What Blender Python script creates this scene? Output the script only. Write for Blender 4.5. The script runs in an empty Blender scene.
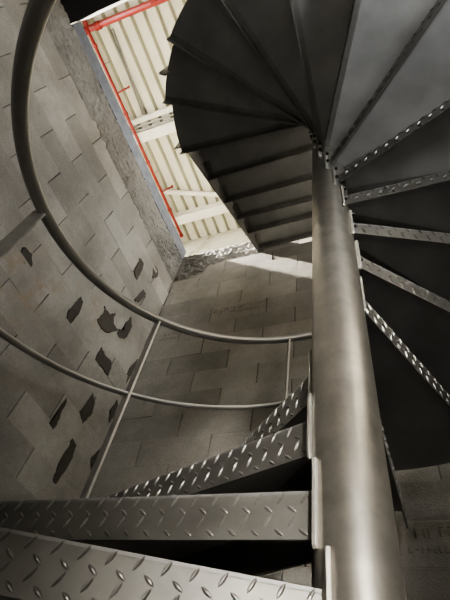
import bpy, bmesh, math, random
from mathutils import Vector, Matrix, noise
random.seed(11)
scene = bpy.context.scene
COL = scene.collection
R = math.radians

# ------------------------------------------------------------------ helpers
def link(name, bm, mat, parent=None, smooth=False, loc=None, rotz=0.0):
    me = bpy.data.meshes.new(name)
    bmesh.ops.recalc_face_normals(bm, faces=bm.faces[:])
    bm.to_mesh(me); bm.free()
    if smooth:
        for p in me.polygons: p.use_smooth = True
    me.materials.append(mat)
    o = bpy.data.objects.new(name, me); COL.objects.link(o)
    if parent is not None: o.parent = parent
    if loc is not None: o.location = loc
    o.rotation_euler = (0, 0, rotz)
    return o

def tag(o, label=None, cat=None, group=None, kind=None):
    if label: o['label'] = label
    if cat: o['category'] = cat
    if group: o['group'] = group
    if kind: o['kind'] = kind
    return o

def empty(name, loc, label, cat, group=None):
    o = bpy.data.objects.new(name, None); COL.objects.link(o)
    o.location = loc; o.empty_display_size = .1
    return tag(o, label, cat, group)

def prism(bm, pts, z0, z1):
    """vertical prism over a plan polygon"""
    lo = [bm.verts.new((x, y, z0)) for x, y in pts]
    hi = [bm.verts.new((x, y, z1)) for x, y in pts]
    n = len(pts)
    bm.faces.new(lo[::-1]); bm.faces.new(hi)
    for i in range(n):
        bm.faces.new((lo[i], lo[(i+1) % n], hi[(i+1) % n], hi[i]))

def box(bm, x0, x1, y0, y1, z0, z1, bev=0.0):
    prism_pts = [(x0, y0), (x1, y0), (x1, y1), (x0, y1)]
    b2 = bmesh.new(); prism(b2, prism_pts, z0, z1)
    if bev > 0:
        bmesh.ops.bevel(b2, geom=b2.edges[:], offset=bev, segments=2, affect='EDGES')
    merge(bm, b2)

def merge(bm, b2, M=None):
    vm = {}
    for v in b2.verts:
        vm[v] = bm.verts.new(M @ v.co if M is not None else v.co)
    for f in b2.faces:
        try: bm.faces.new([vm[v] for v in f.verts])
        except ValueError: pass
    b2.free()

def extrude_section(bm, sec, A, B, U, V, cap=True):
    """sweep closed 2D section (u,v) from point A to B with axes U,V"""
    a = [bm.verts.new(A + U*u + V*v) for u, v in sec]
    b = [bm.verts.new(B + U*u + V*v) for u, v in sec]
    n = len(sec)
    for i in range(n):
        bm.faces.new((a[i], a[(i+1) % n], b[(i+1) % n], b[i]))
    if cap:
        bm.faces.new(a[::-1]); bm.faces.new(b)

def tube(bm, pts, r, seg=14, cap=True):
    pts = [Vector(p) for p in pts]
    rings = []
    n = len(pts)
    for i, p in enumerate(pts):
        t = (pts[min(i+1, n-1)] - pts[max(i-1, 0)]).normalized()
        up = Vector((0, 0, 1)) if abs(t.z) < .95 else Vector((1, 0, 0))
        s = t.cross(up).normalized(); u = s.cross(t).normalized()
        rr = r[i] if isinstance(r, (list, tuple)) else r
        rings.append([bm.verts.new(p + s*math.cos(a)*rr + u*math.sin(a)*rr)
                      for a in [2*math.pi*k/seg for k in range(seg)]])
    for i in range(n-1):
        for k in range(seg):
            bm.faces.new((rings[i][k], rings[i][(k+1) % seg], rings[i+1][(k+1) % seg], rings[i+1][k]))
    if cap:
        bm.faces.new(rings[0][::-1]); bm.faces.new(rings[-1])

# ------------------------------------------------------------------ materials
def newmat(name):
    m = bpy.data.materials.new(name); m.use_nodes = True
    nt = m.node_tree
    return m, nt, nt.nodes, nt.links, nt.nodes['Principled BSDF']

def ramp(N, stops):
    r = N.new('ShaderNodeValToRGB')
    el = r.color_ramp.elements
    while len(el) > 1: el.remove(el[-1])
    el[0].position = stops[0][0]; el[0].color = (*stops[0][1], 1)
    for p, c in stops[1:]:
        e = el.new(p); e.color = (*c, 1)
    return r

def noise_tex(N, L, scale, detail=4, rough=.55, co='Object', stretch=None):
    tc = N.new('ShaderNodeTexCoord'); n = N.new('ShaderNodeTexNoise')
    n.inputs['Scale'].default_value = scale; n.inputs['Detail'].default_value = detail
    n.inputs['Roughness'].default_value = rough
    if stretch:
        mp = N.new('ShaderNodeMapping'); mp.inputs['Scale'].default_value = stretch
        L.new(tc.outputs[co], mp.inputs['Vector']); L.new(mp.outputs['Vector'], n.inputs['Vector'])
    else:
        L.new(tc.outputs[co], n.inputs['Vector'])
    return n

def metal(name, c0, c1, metallic, r0, r1, scale=6, bump=.04, bscale=60):
    m, nt, N, L, P = newmat(name)
    n = noise_tex(N, L, scale, 6, .6)
    cr = ramp(N, [(.3, c0), (.7, c1)]); L.new(n.outputs['Fac'], cr.inputs['Fac'])
    L.new(cr.outputs['Color'], P.inputs['Base Color'])
    P.inputs['Metallic'].default_value = metallic
    n2 = noise_tex(N, L, scale*3.1, 5, .6)
    mr = N.new('ShaderNodeMapRange')
    mr.inputs['From Min'].default_value = .3; mr.inputs['From Max'].default_value = .7
    mr.inputs['To Min'].default_value = r0; mr.inputs['To Max'].default_value = r1
    L.new(n2.outputs['Fac'], mr.inputs['Value']); L.new(mr.outputs['Result'], P.inputs['Roughness'])
    if bump:
        n3 = noise_tex(N, L, bscale, 4, .6)
        b = N.new('ShaderNodeBump'); b.inputs['Strength'].default_value = bump; b.inputs['Distance'].default_value = .01
        L.new(n3.outputs['Fac'], b.inputs['Height']); L.new(b.outputs['Normal'], P.inputs['Normal'])
    return m

M_pole = metal('pole_steel', (.34, .325, .295), (.50, .475, .43), .92, .30, .35, 16, .02, 130)
M_lip = metal('checker_plate', (.17, .164, .153), (.25, .243, .228), .82, .38, .50, 8, .04, 90)
M_sheet = metal('tread_sheet_steel', (.20, .198, .192), (.29, .288, .282), .40, .34, .50, 4, .03, 30)
M_edge = metal('ground_edge_steel', (.50, .48, .44), (.68, .66, .61), .8, .35, .5, 20, .05, 80)
M_rail = metal('rail_pipe_steel', (.26, .255, .245), (.36, .35, .335), .8, .33, .37, 3, 0)
M_bar = metal('flat_bar_steel', (.33, .32, .30), (.47, .46, .43), .8, .38, .52, 14, .04, 70)
M_bolt = metal('black_bolt', (.015, .015, .014), (.04, .038, .035), .5, .4, .6, 20, 0)
M_red = metal('red_pipe_paint', (.22, .014, .010), (.30, .028, .02), 0, .4, .55, 10, 0)
M_cream = metal('cream_deck_paint', (.56, .545, .43), (.68, .66, .53), 0, .55, .7, 2, .02, 20)
M_white = metal('white_beam_paint', (.72, .69, .60), (.84, .81, .72), 0, .5, .7, 3, .02, 20)
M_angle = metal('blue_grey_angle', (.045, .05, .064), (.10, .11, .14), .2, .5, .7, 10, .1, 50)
M_black = metal('black_slab_edge', (.006, .006, .006), (.014, .013, .012), 0, .8, .9, 5, 0)
M_grey = metal('grey_fitting', (.22, .22, .21), (.35, .34, .32), .3, .5, .6, 10, 0)

def concrete(name, c0, c1, use_tone=True, bump=.5, smears=None):
    m, nt, N, L, P = newmat(name)
    n = noise_tex(N, L, 2.3, 8, .62)
    cr = ramp(N, [(.28, c0), (.72, c1)]); L.new(n.outputs['Fac'], cr.inputs['Fac'])
    col = cr.outputs['Color']
    fine = noise_tex(N, L, 140, 3, .6)
    fr = ramp(N, [(.30, (.72, .72, .72)), (.62, (1.08, 1.08, 1.08))]); L.new(fine.outputs['Fac'], fr.inputs['Fac'])
    mx = N.new('ShaderNodeMix'); mx.data_type = 'RGBA'; mx.blend_type = 'MULTIPLY'; mx.inputs['Factor'].default_value = .8
    L.new(col, mx.inputs['A']); L.new(fr.outputs['Color'], mx.inputs['B']); col = mx.outputs['Result']
    if use_tone:
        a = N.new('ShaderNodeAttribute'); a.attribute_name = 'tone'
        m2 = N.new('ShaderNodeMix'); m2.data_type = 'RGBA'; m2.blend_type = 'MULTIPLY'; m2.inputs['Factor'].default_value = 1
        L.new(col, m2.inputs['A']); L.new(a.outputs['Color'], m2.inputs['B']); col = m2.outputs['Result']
    # damp, darker blotches
    bl = noise_tex(N, L, 1.1, 5, .7)
    br = ramp(N, [(.42, (.66, .63, .60)), (.58, (1, 1, 1))]); L.new(bl.outputs['Fac'], br.inputs['Fac'])
    m3 = N.new('ShaderNodeMix'); m3.data_type = 'RGBA'; m3.blend_type = 'MULTIPLY'; m3.inputs['Factor'].default_value = .55
    L.new(col, m3.inputs['A']); L.new(br.outputs['Color'], m3.inputs['B']); col = m3.outputs['Result']
    for c, rad, tint in (smears or ()):
        # scraped, paler mortar round the chipped places on the wall face
        tc = N.new('ShaderNodeTexCoord'); vd = N.new('ShaderNodeVectorMath'); vd.operation = 'DISTANCE'
        L.new(tc.outputs['Object'], vd.inputs[0]); vd.inputs[1].default_value = c
        mk = N.new('ShaderNodeMapRange'); mk.inputs['From Min'].default_value = rad; mk.inputs['From Max'].default_value = rad*.35
        L.new(vd.outputs['Value'], mk.inputs['Value'])
        sn = noise_tex(N, L, 9, 6, .7); sr = ramp(N, [(.47, (0, 0, 0)), (.60, (1, 1, 1))]); L.new(sn.outputs['Fac'], sr.inputs['Fac'])
        ml = N.new('ShaderNodeMath'); ml.operation = 'MULTIPLY'; L.new(mk.outputs['Result'], ml.inputs[0]); L.new(sr.outputs['Color'], ml.inputs[1])
        mm = N.new('ShaderNodeMix'); mm.data_type = 'RGBA'; L.new(ml.outputs['Value'], mm.inputs['Factor'])
        L.new(col, mm.inputs['A']); mm.inputs['B'].default_value = (*tint, 1); col = mm.outputs['Result']
    L.new(col, P.inputs['Base Color'])
    P.inputs['Roughness'].default_value = .88
    P.inputs['Specular IOR Level'].default_value = .25
    b = N.new('ShaderNodeBump'); b.inputs['Strength'].default_value = bump; b.inputs['Distance'].default_value = .006
    L.new(fine.outputs['Fac'], b.inputs['Height'])
    b2 = N.new('ShaderNodeBump'); b2.inputs['Strength'].default_value = bump*.6; b2.inputs['Distance'].default_value = .01
    nn = noise_tex(N, L, 22, 5, .6); L.new(nn.outputs['Fac'], b2.inputs['Height'])
    L.new(b.outputs['Normal'], b2.inputs['Normal']); L.new(b2.outputs['Normal'], P.inputs['Normal'])
    return m

M_block = concrete('block_concrete', (.21, .203, .188), (.35, .34, .316), smears=[((-2, 1.80, 2.40), .42, (.31, .30, .28)), ((-2, 1.48, 2.45), .25, (.25, .22, .18)), ((-2, .98, 2.05), .45, (.22, .188, .148))])
M_rough = concrete('rough_mortar', (.11, .107, .10), (.25, .243, .232), False, 1.0)
M_floor = concrete('floor_concrete', (.20, .19, .175), (.32, .30, .28), False, .3)
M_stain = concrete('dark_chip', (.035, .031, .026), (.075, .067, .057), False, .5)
M_ink = metal('stamp_ink', (.10, .092, .08), (.16, .147, .13), 0, .8, .9, 20, 0)

# ------------------------------------------------------------------ shaft walls (concrete blocks)
XL, YB = -2.0, 2.2            # left wall face, back wall face
FZ, OZ = -1.1, 4.25           # floor, upper slab level
XR, YF = 1.45, -2.2
RH = .2                       # course height
Z0 = 3.354                    # a course boundary

def block_wall(name, O, U, Nn, ulen, zlo, zhi, joint_fn, label_seed):
    """O + U*u + z ; Nn points into the room. Blocks proud of a mortar plane, each slightly tilted."""
    rnd = random.Random(label_seed)
    bm = bmesh.new()
    tone = bm.loops.layers.float_color.new('tone')
    def quad(vs, t):
        f = bm.faces.new(vs)
        for l in f.loops: l[tone] = (t, t*.995, t*.985, 1)
    def P(u, z, d): return bm.verts.new(O + U*u + Vector((0, 0, z)) + Nn*d)
    # mortar plane + back of the wall
    T = -.18
    c = [(0, zlo), (ulen, zlo), (ulen, zhi), (0, zhi)]
    fr = [P(u, z, -.007) for u, z in c]; bk = [P(u, z, T) for u, z in c]
    quad(fr, .42); quad(bk[::-1], .6)
    for i in range(4): quad([fr[i], bk[i], bk[(i+1) % 4], fr[(i+1) % 4]], .6)
    k0 = int(math.floor((Z0 - zhi)/RH)); k1 = int(math.ceil((Z0 - zlo)/RH))
    for k in range(k0, k1):
        za, zb = max(zlo, Z0 - (k+1)*RH), min(zhi, Z0 - k*RH)
        if zb - za < .02: continue
        row = rnd.uniform(.93, 1.05)
        start, step = joint_fn(k)
        n0 = int(math.floor(-start/step)) - 1
        js = [start + step*i for i in range(n0, n0 + int(ulen/step) + 4)]
        for a, b in zip(js, js[1:]):
            a, b = max(a, 0), min(b, ulen)
            if b - a < .02: continue
            ga, gb = rnd.uniform(.002, .0055), .002
            gz = .0012
            t = row*rnd.uniform(.78, 1.10)
            lean = rnd.uniform(.003, .010); off = rnd.uniform(-.0015, .0015); yaw = rnd.uniform(-.0012, .0012)
            e = .003
            fa = lambda u, z: off + lean*((z - za)/(zb - za) - .5)*1.6 + yaw*((u - a)/(b - a) - .5)
            outer = [(a+ga, za+gz), (b-gb, za+gz), (b-gb, zb-gz), (a+ga, zb-gz)]
            inner = [(a+ga+e, za+gz+e), (b-gb-e, za+gz+e), (b-gb-e, zb-gz-e), (a+ga+e, zb-gz-e)]
            vo = [P(u, z, -.008) for u, z in outer]
            vm = [P(u, z, fa(u, z) - .002) for u, z in outer]
            vi = [P(u, z, fa(u, z)) for u, z in inner]
            quad(vi, t)
            for i in range(4):
                j = (i+1) % 4
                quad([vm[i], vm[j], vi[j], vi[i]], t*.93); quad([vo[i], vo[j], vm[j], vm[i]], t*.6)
    me = bpy.data.meshes.new(name); bm.to_mesh(me); bm.free()
    me.materials.append(M_block)
    o = bpy.data.objects.new(name, me); COL.objects.link(o)
    return tag(o, kind='structure')

# left wall: u runs along +Y from YF ; head joints of odd and even courses fitted to the photograph
def j_left(k):
    s = (YB - .80) if k % 2 else (YB - .54)
    return (s - YF) % .52 - .52, .52
wall_left = block_wall('wall_left', Vector((XL, YF, 0)), Vector((0, 1, 0)), Vector((1, 0, 0)), YB - YF, FZ, 4.02, j_left, 3)
def j_back(k):
    s = -1.1776 + (.2575 if k % 2 else 0)
    return (s - XL) % .515 - .515, .515
wall_back = block_wall('wall_back', Vector((XL, YB, 0)), Vector((1, 0, 0)), Vector((0, -1, 0)), XR - XL, FZ, 4.22, j_back, 5)
wall_right = block_wall('wall_right', Vector((XR, YF, 0)), Vector((0, 1, 0)), Vector((-1, 0, 0)), YB - YF, FZ, 4.02, j_left, 7)
wall_front = block_wall('wall_front', Vector((XL, YF, 0)), Vector((1, 0, 0)), Vector((0, 1, 0)), XR - XL, FZ, 4.02, j_back, 9)

bm = bmesh.new(); box(bm, XL, XR, YF, YB, FZ-.15, FZ)
tag(link('floor', bm, M_floor), kind='structure')

# slab over the near part of the shaft (black edge at the top left of the picture) and above the side walls
bm = bmesh.new()
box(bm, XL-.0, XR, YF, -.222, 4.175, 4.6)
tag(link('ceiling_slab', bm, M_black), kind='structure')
bm = bmesh.new()
box(bm, XL-1.6, XL-.0301, YF, YB+1.2, 4.03, 4.22)
box(bm, XL-.03, XR, YB+.19, YB+1.2, 4.03, 4.22)
box(bm, XR+.19, XR+1.6, YF, YB+1.2, 4.03, 4.22)
tag(link('floor_upper', bm, M_floor), kind='structure')

# rough mortar and slab edge round the opening
def rough_band(name, O, U, Nn, ulen, zlow_fn, zhigh_fn, depth, seed):
    bm = bmesh.new()
    nu, nz = int(ulen/.012), 44
    rows = []
    for i in range(nu+1):
        u = ulen*i/nu
        zl, zh = zlow_fn(u), zhigh_fn(u)
        zl += .055*noise.noise(Vector((u*5, seed, 0))) + .05*noise.noise(Vector((u*17, seed, 3)))
        col = []
        for j in range(nz+1):
            t = j/nz; z = zl + (zh - zl)*t
            d = depth*min(1, t*5)*(.45 + .28*noise.noise(Vector((u*6, z*6, seed))) + .34*noise.noise(Vector((u*19, z*19, seed+4))) + .36*noise.noise(Vector((u*43, z*43, seed+9))) + .25*noise.noise(Vector((u*90, z*90, seed+2))))
            d = d if j else -.012
            if j == nz: d = max(d, .004)
            col.append(bm.verts.new(O + U*u + Vector((0, 0, z)) + Nn*max(d, -.012 if t < .15 else .002)))
        rows.append(col)
    top = [bm.verts.new(c[-1].co - Nn*(.25)) for c in rows]
    for i in range(nu):
        for j in range(nz):
            bm.faces.new((rows[i][j], rows[i+1][j], rows[i+1][j+1], rows[i][j+1]))
        bm.faces.new((rows[i][nz], rows[i+1][nz], top[i+1], top[i]))
    return tag(link(name, bm, M_rough, smooth=True), kind='structure')

rough_band('trim_1', Vector((XL, -1.1, 0)), Vector((0, 1, 0)), Vector((1, 0, 0)), YB + 1.1,
           lambda u: 3.76 - .05*max(0, (u - 2.75)/.5), lambda u: 4.17, .026, 1.3)
rough_band('trim_2', Vector((XL, YB, 0)), Vector((1, 0, 0)), Vector((0, -1, 0)), .98,
           lambda u: 3.70 + .30*min(1, u/.6), lambda u: 4.23, .030, 6.1)
# blue-grey steel angle along the left edge of the opening
bm = bmesh.new()
extrude_section(bm, [(-.10, .0), (.006, .0), (.012, -.008), (.012, -.19), (.002, -.19), (.002, -.012), (-.10, -.012)],
                Vector((XL, -.215, 4.365)), Vector((XL, YB - .01, 4.365)), Vector((1, 0, 0)), Vector((0, 0, 1)))
tag(link('trim_3', bm, M_angle), kind='structure')

# chips, missing mortar and smears on the block faces (parts of the walls)
STAINS = [
 [(1.36, 2.401), (1.397, 2.39), (1.418, 2.31), (1.417, 2.209), (1.405, 2.141), (1.372, 2.134), (1.343, 2.186), (1.338, 2.29)],
 [(1.578, 2.569), (1.627, 2.568), (1.668, 2.58), (1.716, 2.652), (1.719, 2.579), (1.757, 2.55), (1.819, 2.559), (1.787, 2.487), (1.724, 2.417), (1.645, 2.396), (1.583, 2.417), (1.6, 2.497)],
 [(1.882, 2.799), (1.938, 2.746), (1.942, 2.661), (1.931, 2.574), (1.867, 2.516), (1.81, 2.524), (1.823, 2.576), (1.872, 2.607), (1.852, 2.685)],
 [(1.745, 2.29), (1.813, 2.27), (1.905, 2.29), (1.932, 2.246), (1.94, 2.171), (1.837, 2.164), (1.763, 2.143), (1.744, 2.227)],
 [(1.693, 1.755), (1.706, 1.725), (1.709, 1.662), (1.72, 1.578), (1.726, 1.515), (1.669, 1.53), (1.68, 1.584), (1.678, 1.685)],
 [(1.885, 1.948), (1.928, 1.911), (1.96, 1.833), (1.934, 1.778), (1.921, 1.71), (1.853, 1.746), (1.86, 1.82)],
 [(1.9, 1.592), (1.947, 1.58), (1.965, 1.496), (1.958, 1.387), (1.938, 1.288), (1.898, 1.296), (1.884, 1.393), (1.888, 1.501)],
 [(2.168, 2.58), (2.174, 2.435), (2.154, 2.286), (2.112, 2.42)],
 [(2.129, 2.11), (2.165, 2.083), (2.167, 1.971), (2.148, 1.893), (2.108, 1.988)],
 [(0.814, 2.148), (0.819, 2.215), (0.877, 2.224), (0.917, 2.191), (0.938, 2.154), (0.888, 2.124)],
 [(1.653, 3.388), (1.724, 3.41), (1.744, 3.287), (1.742, 3.14), (1.672, 3.182), (1.663, 3.283)],
 [(1.83, 3.553), (1.925, 3.588), (1.954, 3.506), (1.906, 3.403)],
 [(1.86, 3.177), (1.921, 3.181), (1.888, 3.017), (1.824, 2.964)],
 [(2.17, 1.707), (2.19, 1.625), (2.165, 1.533), (2.128, 1.599)]]
def patch(name, pts, mat, d, parent, jit=.014, sub=3):
    """irregular thin flake on the left wall face: pts are (y, z)"""
    out = []
    n = len(pts)
    for i in range(n):
        a, b = pts[i], pts[(i+1) % n]
        for s in range(sub):
            t = s/sub
            y, z = a[0] + (b[0]-a[0])*t, a[1] + (b[1]-a[1])*t
            out.append((y + jit*noise.noise(Vector((y*31, z*31, 1))), z + jit*noise.noise(Vector((y*31, z*31, 7)))))
    cy, cz = sum(p[0] for p in out)/len(out), sum(p[1] for p in out)/len(out)
    bm = bmesh.new()
    ring0 = [bm.verts.new((XL - .004, y, z)) for y, z in out]
    ring1 = [bm.verts.new((XL + d, cy + (y-cy)*.95, cz + (z-cz)*.95)) for y, z in out]
    m = len(out)
    for i in range(m): bm.faces.new((ring0[i], ring0[(i+1) % m], ring1[(i+1) % m], ring1[i]))
    bmesh.ops.triangulate(bm, faces=[bm.faces.new(ring1)])
    return link(name, bm, mat, parent)
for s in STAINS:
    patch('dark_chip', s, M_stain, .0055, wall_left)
# unreadable stamped codes on some back wall blocks: rows of small ink strokes
def stamp(u0, u1, z, h, seed, slope=0):
    rnd = random.Random(seed); bm = bmesh.new(); u = u0
    while u < u1:
        w = h*rnd.uniform(.45, .75)
        for s in range(rnd.choice((2, 3, 3))):
            if rnd.random() < .5:
                x0 = u + rnd.choice((0, w*.7)); box(bm, x0, x0 + h*.14, YB-.0068, YB-.0050, z + h*rnd.choice((0, .45)), z + h*rnd.uniform(.6, 1))
            else:
                zz = z + h*rnd.choice((0, .42, .86)); box(bm, u, u + w*.85, YB-.0068, YB-.0050, zz, zz + h*.13)
        u += w + h*.28
    return link('stamped_code', bm, M_ink, wall_back)
stamp(-1.46, -1.13, 3.045, .062, 1); stamp(-1.16, -.93, 3.085, .03, 2); stamp(-1.2, -.93, 3.02, .03, 4)
stamp(-1.89, -1.63, 2.86, .032, 5); stamp(-1.88, -1.66, 2.805, .028, 6)
stamp(-.055, .02, 1.075, .045, 7); stamp(.05, .13, 1.08, .045, 8); stamp(-.09, .14, 1.01, .03, 9)

# ------------------------------------------------------------------ the warehouse above
RZ = 9.0
bm = bmesh.new()
prof = []
x = -9.0
while x < 3.0:                       # trapezoidal deck, ribs along Y
    prof += [(x, RZ), (x+.165, RZ), (x+.175, RZ+.15), (x+.232, RZ+.15)]
    x += .245
a = [bm.verts.new((px, -7, pz)) for px, pz in prof]; b = [bm.verts.new((px, 4.3, pz)) for px, pz in prof]
for i in range(len(prof)-1): bm.faces.new((a[i], a[i+1], b[i+1], b[i]))
roof = tag(link('ceiling', bm, M_cream), kind='structure')
bm = bmesh.new()
prof = []; z = 4.22
while z < 9.05:                      # horizontal siding of the end wall
    prof += [(4.25, z), (4.25, z+.15), (4.285, z+.165), (4.285, z+.205)]
    z += .22
a = [bm.verts.new((-9, py, pz)) for py, pz in prof]; b = [bm.verts.new((3, py, pz)) for py, pz in prof]
for i in range(len(prof)-1): bm.faces.new((a[i], a[i+1], b[i+1], b[i]))
tag(link('wall_far', bm, M_cream), kind='structure')

def beam(y, w, h, label):
    bm = bmesh.new()
    sec = [(-w/2, 0), (w/2, 0), (w/2, .015), (.008, .015), (.008, h-.015), (w/2, h-.015), (w/2, h), (-w/2, h), (-w/2, h-.015), (-.008, h-.015), (-.008, .015), (-w/2, .015)]
    extrude_section(bm, sec, Vector((-9, y, RZ-h)), Vector((3, y, RZ-h)), Vector((0, 1, 0)), Vector((0, 0, 1)))
    o = link('roof_beam', bm, M_white)
    return tag(o, label, 'beam', 'white roof beams')
bm = bmesh.new()
extrude_section(bm, [(0, 0), (.5, 0), (.5, .3), (0, .3)], Vector((-4.62, -7, RZ-.32)), Vector((-4.62, 4.24, RZ-.32)), Vector((1, 0, 0)), Vector((0, 0, 1)))
tag(link('roof_girder', bm, M_white), 'broad white roof girder running beside the thin red pipe', 'girder')
beam(1.42, .09, .14, 'narrow white roof beam, nearer one of the close pair under the roof')
beam(1.72, .20, .22, 'broad white roof beam beside the narrow one of the close pair')
for y in (1.50, 1.57):
    bm = bmesh.new(); tube(bm, [(-5, y, RZ-.25), (-1, y, RZ-.25)], .014, 8)
    tag(link('roof_conduit', bm, M_grey, smooth=True), 'thin grey conduit crossing the gap between the close pair of roof beams', 'conduit', 'thin conduits between the roof beams')
beam(3.62, .20, .24, 'broad white roof beam next to the far end wall')
bm = bmesh.new()
tube(bm, [(-4.05, 2.92, RZ-.07), (-2.2, 3.57, RZ-.07)], .055, 8)
tag(link('roof_brace', bm, M_white), 'slanting white brace between the roof beams and the red pipe', 'brace')

pipe = empty('sprinkler_pipe', (-3.94, 2, RZ-.26), 'thin red sprinkler pipe running beside the opening edge to the end wall', 'pipe')
def pl(p): return tuple(Vector(p) - Vector(pipe.location))
bm = bmesh.new(); tube(bm, [pl((-3.93, -.32, RZ-.26)), pl((-3.93, 4.0, RZ-.26))], .03, 12); link('pipe_run', bm, M_red, pipe, True)
for y in (.82, 2.88):
    bm = bmesh.new(); tube(bm, [pl((-3.93, y, RZ-.26)), pl((-3.70, y-.02, RZ-.16))], .017, 10)
    tube(bm, [pl((-3.70, y-.02, RZ-.19)), pl((-3.70, y-.02, RZ-.13))], .024, 10); link('sprinkler_arm', bm, M_red, pipe, True)
for y in (-.02, 1.2, 2.2, 3.3, 3.96):
    bm = bmesh.new(); tube(bm, [pl((-3.93, y-.03, RZ-.26)), pl((-3.93, y+.03, RZ-.26))], .042, 12); link('pipe_coupling', bm, M_red, pipe, False)
for y in (.3, 2.5):
    bm = bmesh.new(); tube(bm, [pl((-3.93, y, RZ-.24)), pl((-3.93, y, RZ+.055))], .008, 8); link('hanger_rod', bm, M_grey, pipe)
main = empty('main_pipe', (-3, -.3, RZ-.12), 'thick red sprinkler main at the top of the opening', 'pipe')
bm = bmesh.new(); tube(bm, [(-2.0, -.02, 0), (5, .18, 0)], .056, 16); link('pipe_run', bm, M_red, main, True)
for x in (-1.05, -.78, .35):
    bm = bmesh.new(); tube(bm, [(x-.05, .02, 0), (x+.05, .02, 0)], .07, 14); link('pipe_coupling', bm, M_red, main)
for x in (-.6, 1.4):
    bm = bmesh.new(); tube(bm, [(x, .05, .03), (x, .05, .17)], .012, 8); link('hanger_rod', bm, M_grey, main)
bm = bmesh.new(); tube(bm, [(-.98, .02, .0), (-.98, -.20, .0)], .04, 10); tube(bm, [(-1.1, -.20, .0), (-.86, -.20, .0)], .035, 10); link('branch_tee', bm, M_red, main)
bm = bmesh.new(); tube(bm, [(-3.62, -.16, RZ-.04), (-3.70, 1.36, RZ-.04)], .012, 8); tube(bm, [(-3.57, -.16, RZ-.04), (-3.64, 1.36, RZ-.04)], .012, 8)
tag(link('cable_run', bm, M_grey, smooth=True), 'grey pair of cables along the roof deck beside a beam', 'cable')
bm = bmesh.new()
tube(bm, [(-3.38, 4.2, 8.9), (-3.36, 4.2, 8.75), (-3.42, 4.2, 8.62), (-3.62, 4.2, 8.35), (-3.72, 4.2, 8.1), (-3.72, 4.2, 6.0)], .022, 8)
tag(link('wall_conduit', bm, M_cream, smooth=True), 'bent cream conduit running down the far end wall', 'conduit')

# ------------------------------------------------------------------ spiral staircase
PX, PY = -.1234, .837
K = .846
RP, RO, RR = .0742, 1.022, 1.021
RISE = .2122*K; ZB = .5735*K
TH0, DT = 181.48, 22.053
OF, ORR, DR = .0344, -.037, 4.47
FD, RD = .093, .078
stair = empty('spiral_staircase', (PX, PY, FZ), 'grey steel spiral staircase of checker plate treads around a round pole, with pipe handrail', 'staircase')
BZ = -FZ                              # local z = world z + BZ

bm = bmesh.new(); tube(bm, [(0, 0, z) for z in (0, .8, 1.6, 2.4, 3.2, 4.0, 4.8, 5.6, 6.25)], RP, 64)
pole = link('center_pole', bm, M_pole, stair, True)
pole['label'] = 'round steel centre pole'
bm = bmesh.new()
tube(bm, [(0, 0, 0), (0, 0, .02)], .16, 40); link('base_plate', bm, M_pole, stair)

def lozenge(bm, c, U, V, W, ang, ln, wd, ht):
    du = U*math.cos(ang) + V*math.sin(ang); dv = -U*math.sin(ang) + V*math.cos(ang)
    a = bm.verts.new(c - du*ln/2); e = bm.verts.new(c + du*ln/2)
    secs = []
    for t in (-.3, 0, .3):
        k = 1 - (2*t)**2*.85
        p = c + du*ln*t
        secs.append([bm.verts.new(p - dv*wd/2*k), bm.verts.new(p - dv*wd*.18*k + W*ht*k), bm.verts.new(p + dv*wd*.18*k + W*ht*k), bm.verts.new(p + dv*wd/2*k)])
    for s in range(3):
        bm.faces.new((a, secs[0][s+1], secs[0][s])); bm.faces.new((e, secs[2][s], secs[2][s+1]))
        for q in range(2):
            bm.faces.new((secs[q][s], secs[q][s+1], secs[q+1][s+1], secs[q+1][s]))

def flange(p0, ang, length, out, h, lean=0.0):
    """bent checker-plate lip along a radial edge: out = outward horizontal unit normal"""
    bm = bmesh.new()
    D = Vector((math.cos(ang), math.sin(ang), 0)); Z = Vector((0, 0, 1))
    sec = [(-.03, 0), (-.008, 0), (-.0045, -.001), (-.0015, -.0032), (-.0003, -.006), (0, -.009), (0, -h), (-.006, -h), (-.006, -.008), (-.03, -.008)]
    A = Vector((*p0, 0)); B = A + D*length
    extrude_section(bm, sec, A, B, out, Z)
    pz, px = .0218, .0455
    rows = int((h - .020)/pz)
    for r in range(rows+1):
        z = -.0145 - r*pz
        x = .018 + (px/2 if r % 4 in (1, 2) else 0)
        while x < length - .014:
            lozenge(bm, A + D*x + Z*z + out*.0002, D, Z, out, R(36 if r % 2 else -62), .024 if r % 2 else .029, .0080, .0040)
            x += px
    return bm

def edge_geom():
    af, ar = 0.0, -R(DT + DR)
    f = lambda s: (s, OF)
    r = lambda s: (s*math.cos(ar) - ORR*math.sin(ar), s*math.sin(ar) + ORR*math.cos(ar))
    return af, ar, f, r
AF, AR, Ff, Fr = edge_geom()
def s_at(radius, off): return math.sqrt(radius**2 - off**2)

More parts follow.
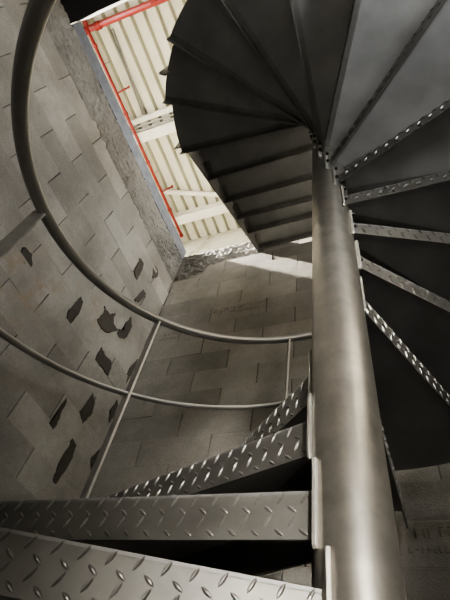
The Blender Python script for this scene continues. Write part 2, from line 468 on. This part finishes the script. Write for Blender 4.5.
def make_tread():
    s_in = .0655
    s_f, s_r = s_at(RO, OF), s_at(RO, ORR)
    a0 = math.atan2(Ff(s_f)[1], Ff(s_f)[0]); a1 = math.atan2(Fr(s_r)[1], Fr(s_r)[0])
    pts = [Ff(s_in)] + [(RO*math.cos(a0 + (a1-a0)*i/18), RO*math.sin(a0 + (a1-a0)*i/18)) for i in range(19)] + [Fr(s_in)]
    bm = bmesh.new(); prism(bm, pts[::-1], -.0065, -.0006)
    t = link('tread', bm, M_sheet, stair)
    lp = link('front_flange', flange(Ff(s_in), AF, s_f - s_in, Vector((0, 1, 0)), FD), M_lip, t)
    rn = Vector((math.sin(AR), -math.cos(AR), 0))
    rf = link('rear_flange', flange(Fr(s_in), AR, s_r - s_in, rn, RD), M_lip, t)
    # hub plates: two upright flat bars welded to the pole at the tread's inner corners, standing above the tread
    m = (AF + AR)/2
    rad = Vector((math.cos(m), math.sin(m), 0)); tan = Vector((-rad.y, rad.x, 0)); Z = Vector((0, 0, 1))
    for sg in (1, -1):
        bm = bmesh.new()
        sec = [(.0535, -.112), (.066, -.118), (.0715, -.112), (.0715, .056), (.0535, .056)]
        extrude_section(bm, [(sg*q, z) for q, z in sec], rad*.0405, rad*.0490, tan, Z)
        bmesh.ops.bevel(bm, geom=bm.edges[:], offset=.0012, segments=1, affect='EDGES')
        link('hub_plate', bm, M_edge, t)
    for zz in (-.05, .04):
        c = rad*.049 - tan*.0655 + Z*zz
        bm = bmesh.new(); tube(bm, [c, c + rad*.012], .007, 6)
        link('bolt', bm, M_bolt, t)
    return t

def copy_part(src, parent):
    c = src.copy(); COL.objects.link(c); c.parent = parent
    for ch in list(src.children):
        g = ch.copy(); COL.objects.link(g); g.parent = c
    return c

proto = make_tread()
first = True
for n in range(-1, 16):
    t = proto if first else copy_part(proto, stair)
    first = False
    t.location = (0, 0, ZB + RISE*n + BZ + {1: .012, 2: .015}.get(n, 0))
    t.rotation_euler = (0, 0, R(TH0 - DT*n))

# upper straight flight: five steps up to the edge of the back wall, all in local coordinates
def lp(x, y): return (x - PX, y - PY)
edgesY = [None, 1.10, 1.385, 1.64, 1.885, 2.175]
def rear_pt(n, s):
    th = R(TH0 - DT*n); x, y = Fr(s)
    return (x*math.cos(th) - y*math.sin(th), x*math.sin(th) + y*math.cos(th))
XLf = [-1.075, -1.055, -1.06, -1.08, -1.085, -1.06]
XRt = -.155
for i in range(1, 6):
    n = 15 + i; zt = ZB + RISE*n + BZ
    if i == 1:
        a, b = rear_pt(15, s_at(RO, ORR)), rear_pt(15, .10)
        a = (a[0]*.96, a[1]+.03); b = (-.10, .055)
        pts = [a, b, lp(XRt, edgesY[1]), lp(-1.08, edgesY[1])]
    else:
        y0, y1 = edgesY[i-1] - .03, edgesY[i]
        pts = [lp(-1.08, y0), lp(XRt, y0), lp(XRt, y1), lp(-1.08, y1)]
    bm = bmesh.new(); prism(bm, pts, -.0065, -.0006)
    t = link('tread', bm, M_sheet, stair, loc=(0, 0, zt))
    A, B = Vector((*pts[3], 0)), Vector((*pts[2], 0))
    D = (B - A).normalized()
    link('rear_flange', flange((A.x, A.y), math.atan2(D.y, D.x), (B-A).length, Vector((0, 1, 0)), RD), M_lip, t)
    A, B = Vector((*pts[0], 0)), Vector((*pts[1], 0)); D = (B - A).normalized()
    link('front_flange', flange((A.x, A.y), math.atan2(D.y, D.x), (B-A).length, Vector((D.y, -D.x, 0)), FD), M_lip, t)
    # little clip angle at the outer end
    bm = bmesh.new(); x, y = pts[3]
    box(bm, x+.004, x+.012, y-.13, y-.02, -.075, -.008); box(bm, x+.012, x+.05, y-.13, y-.02, -.018, -.008)
    link('clip_angle', bm, M_lip, t)
# stringer plate down the left side of the straight flight
def zs(y): return ZB + RISE*15 + BZ + RISE*(y - .80)/.28
bm = bmesh.new()
ys = (.80, 2.19)
q = [(-1.082-PX, ys[0]-PY, zs(ys[0]) - .09), (-1.082-PX, ys[1]-PY, zs(ys[1]) - .10),
     (-1.082-PX, ys[1]-PY, zs(ys[1]) + .20), (-1.082-PX, ys[0]-PY, zs(ys[0]) + .27)]
v0 = [bm.verts.new(p) for p in q]; v1 = [bm.verts.new((p[0]+.008, p[1], p[2])) for p in q]
bm.faces.new(v0); bm.faces.new(v1[::-1])
for i in range(4): bm.faces.new((v0[i], v0[(i+1) % 4], v1[(i+1) % 4], v1[i]))
link('stringer', bm, M_sheet, stair)

# rails: helices outside the treads, carried on up the straight flight
C_R, ZH, ZM = .4559, 1.936, 1.441
def rail_pt(th_deg, z130): 
    th = R(th_deg); return (RR*math.cos(th), RR*math.sin(th), z130 + C_R*(R(130) - th) + BZ)
def rail(z130, r, a0, a1):
    pts = []
    a = a0
    while a > a1:
        pts.append(rail_pt(a, z130)); a -= 2.0
    e = rail_pt(a1, z130)
    pts += [e] + [(-1.0 + .035*min(1, s*2), e[1] + (1.35 - e[1])*s, e[2] + .64*(1.35-e[1])*s) for s in (.1, .2, .4, .7, 1)]
    bm = bmesh.new(); tube(bm, pts, r, 18); return bm
h = link('handrail', rail(ZH, .0215, 330, -178), M_rail, stair, True); h['label'] = 'curved pipe handrail'
link('middle_rail', rail(ZM, .0115, 330, -178), M_rail, stair, True)

def baluster(th, zb, zt):
    bm = bmesh.new()
    box(bm, 1.006, 1.049, -.0055, .0055, 0, zt - zb, .0012)
    return link('baluster', bm, M_bar, stair, loc=(0, 0, zb), rotz=R(th))
for n in (-1, 1, 3, 5, 7, 9, 11, 13, 14.85):
    th = TH0 - DT*n + (2.8 if n == -1 else 0)
    if n in (1, 3): th -= .2
    zb = ZB + RISE*int(n) + BZ - .11
    baluster(th, zb, rail_pt(th, ZH)[2] - .012)
baluster(184.6, ZB + RISE*15 + BZ - .06, rail_pt(184.6-360, ZH)[2] - .012)

# ------------------------------------------------------------------ camera
Rm = [[0.9290104356239411, -0.1837960569951338, -0.32118315636853734],
      [0.3374607759497086, 0.7769414708580638, 0.5314905225461022],
      [0.15185465154955, -0.6021469590506536, 0.7838106943062304]]
cam = bpy.data.cameras.new('camera'); co = bpy.data.objects.new('camera', cam); COL.objects.link(co)
M = Matrix.Identity(4)
for i in range(3):
    M[i][0] = Rm[i][0]; M[i][1] = -Rm[i][1]; M[i][2] = -Rm[i][2]
co.matrix_world = M
cam.sensor_fit = 'VERTICAL'; cam.sensor_height = 36; cam.lens = 36*452/600
cam.clip_start = .02
scene.camera = co

# ------------------------------------------------------------------ light
def area(name, loc, target, size, power, col, sizey=None, spread=None):
    l = bpy.data.lights.new(name, 'AREA'); l.energy = power; l.color = col; l.size = size
    if sizey: l.shape = 'RECTANGLE'; l.size_y = sizey
    if spread: l.spread = R(spread)
    o = bpy.data.objects.new(name, l); COL.objects.link(o); o.location = loc
    o.rotation_euler = (Vector(target) - Vector(loc)).to_track_quat('-Z', 'Y').to_euler()
    return o
area('uplight', (-7.5, .5, 4.8), (-3.5, 1.5, 9), 2.5, 170, (1, .95, .84))  # unseen area lamp added to brighten the roof deck
area('uplight_far', (1.0, -4.5, 5.0), (-2.5, 0.5, 9), 2.5, 60, (1, .95, .84))  # second added roof lamp, also out of view
l = bpy.data.lights.new('high_bay', 'SPOT'); l.energy = 60000; l.color = (1, .93, .80); l.shadow_soft_size = .12; l.spot_size = R(50); l.spot_blend = .3
o = bpy.data.objects.new('high_bay', l); COL.objects.link(o); o.location = (-7.5, 1.3, 8.3)
o.rotation_euler = (Vector((-1.2, 2.0, 3.9)) - o.location).to_track_quat('-Z', 'Y').to_euler()
l = bpy.data.lights.new('corner_fill_spot', 'SPOT'); l.energy = 900; l.color = (1, .97, .90); l.shadow_soft_size = .25; l.spot_size = R(15); l.spot_blend = 1  # added spot, brightens the corner of the two walls and the ledge
o = bpy.data.objects.new('corner_fill_spot', l); COL.objects.link(o); o.location = (-1.25, 1.25, 8.75)
o.rotation_euler = (Vector((-1.97, 2.12, 3.6)) - o.location).to_track_quat('-Z', 'Y').to_euler()
area('opening_fill', (-6.5, -1.0, 8.2), (-1, 2.0, 2.6), 2.2, 430, (1, .96, .90))  # added soft fill standing in for general light through the opening
# lamp straight over the right-hand part of the opening, beyond the upper turn of the stair
area('high_bay_over', (1.0, 1.9, 8.0), (.75, 1.45, 2.0), 1.5, 130, (.95, .97, 1))
# light coming in low from the right, behind the camera: a doorway, a lamp beside it, and an added fill from floor level
area('doorway', (1.3, -1.85, .7), (-.16, .84, .75), .3, 6, (1, .95, .86), 1.6, 20)
area('side_lamp', (1.36, -.75, 1.42), (-.2, .2, 2.6), .4, 16, (.95, .98, 1), .3, 115)
area('floor_fill', (.3, -.9, -.95), (-.3, .6, 4), 1.6, 10, (1, .97, .93))  # area lamp added as soft fill, imitates light bounced off the floor

w = bpy.data.worlds.new('world'); scene.world = w; w.use_nodes = True
w.node_tree.nodes['Background'].inputs['Color'].default_value = (.9, .92, 1, 1)
w.node_tree.nodes['Background'].inputs['Strength'].default_value = .05
scene.view_settings.view_transform = 'AgX'
scene.view_settings.look = 'AgX - Medium High Contrast'
scene.view_settings.exposure = 0.55
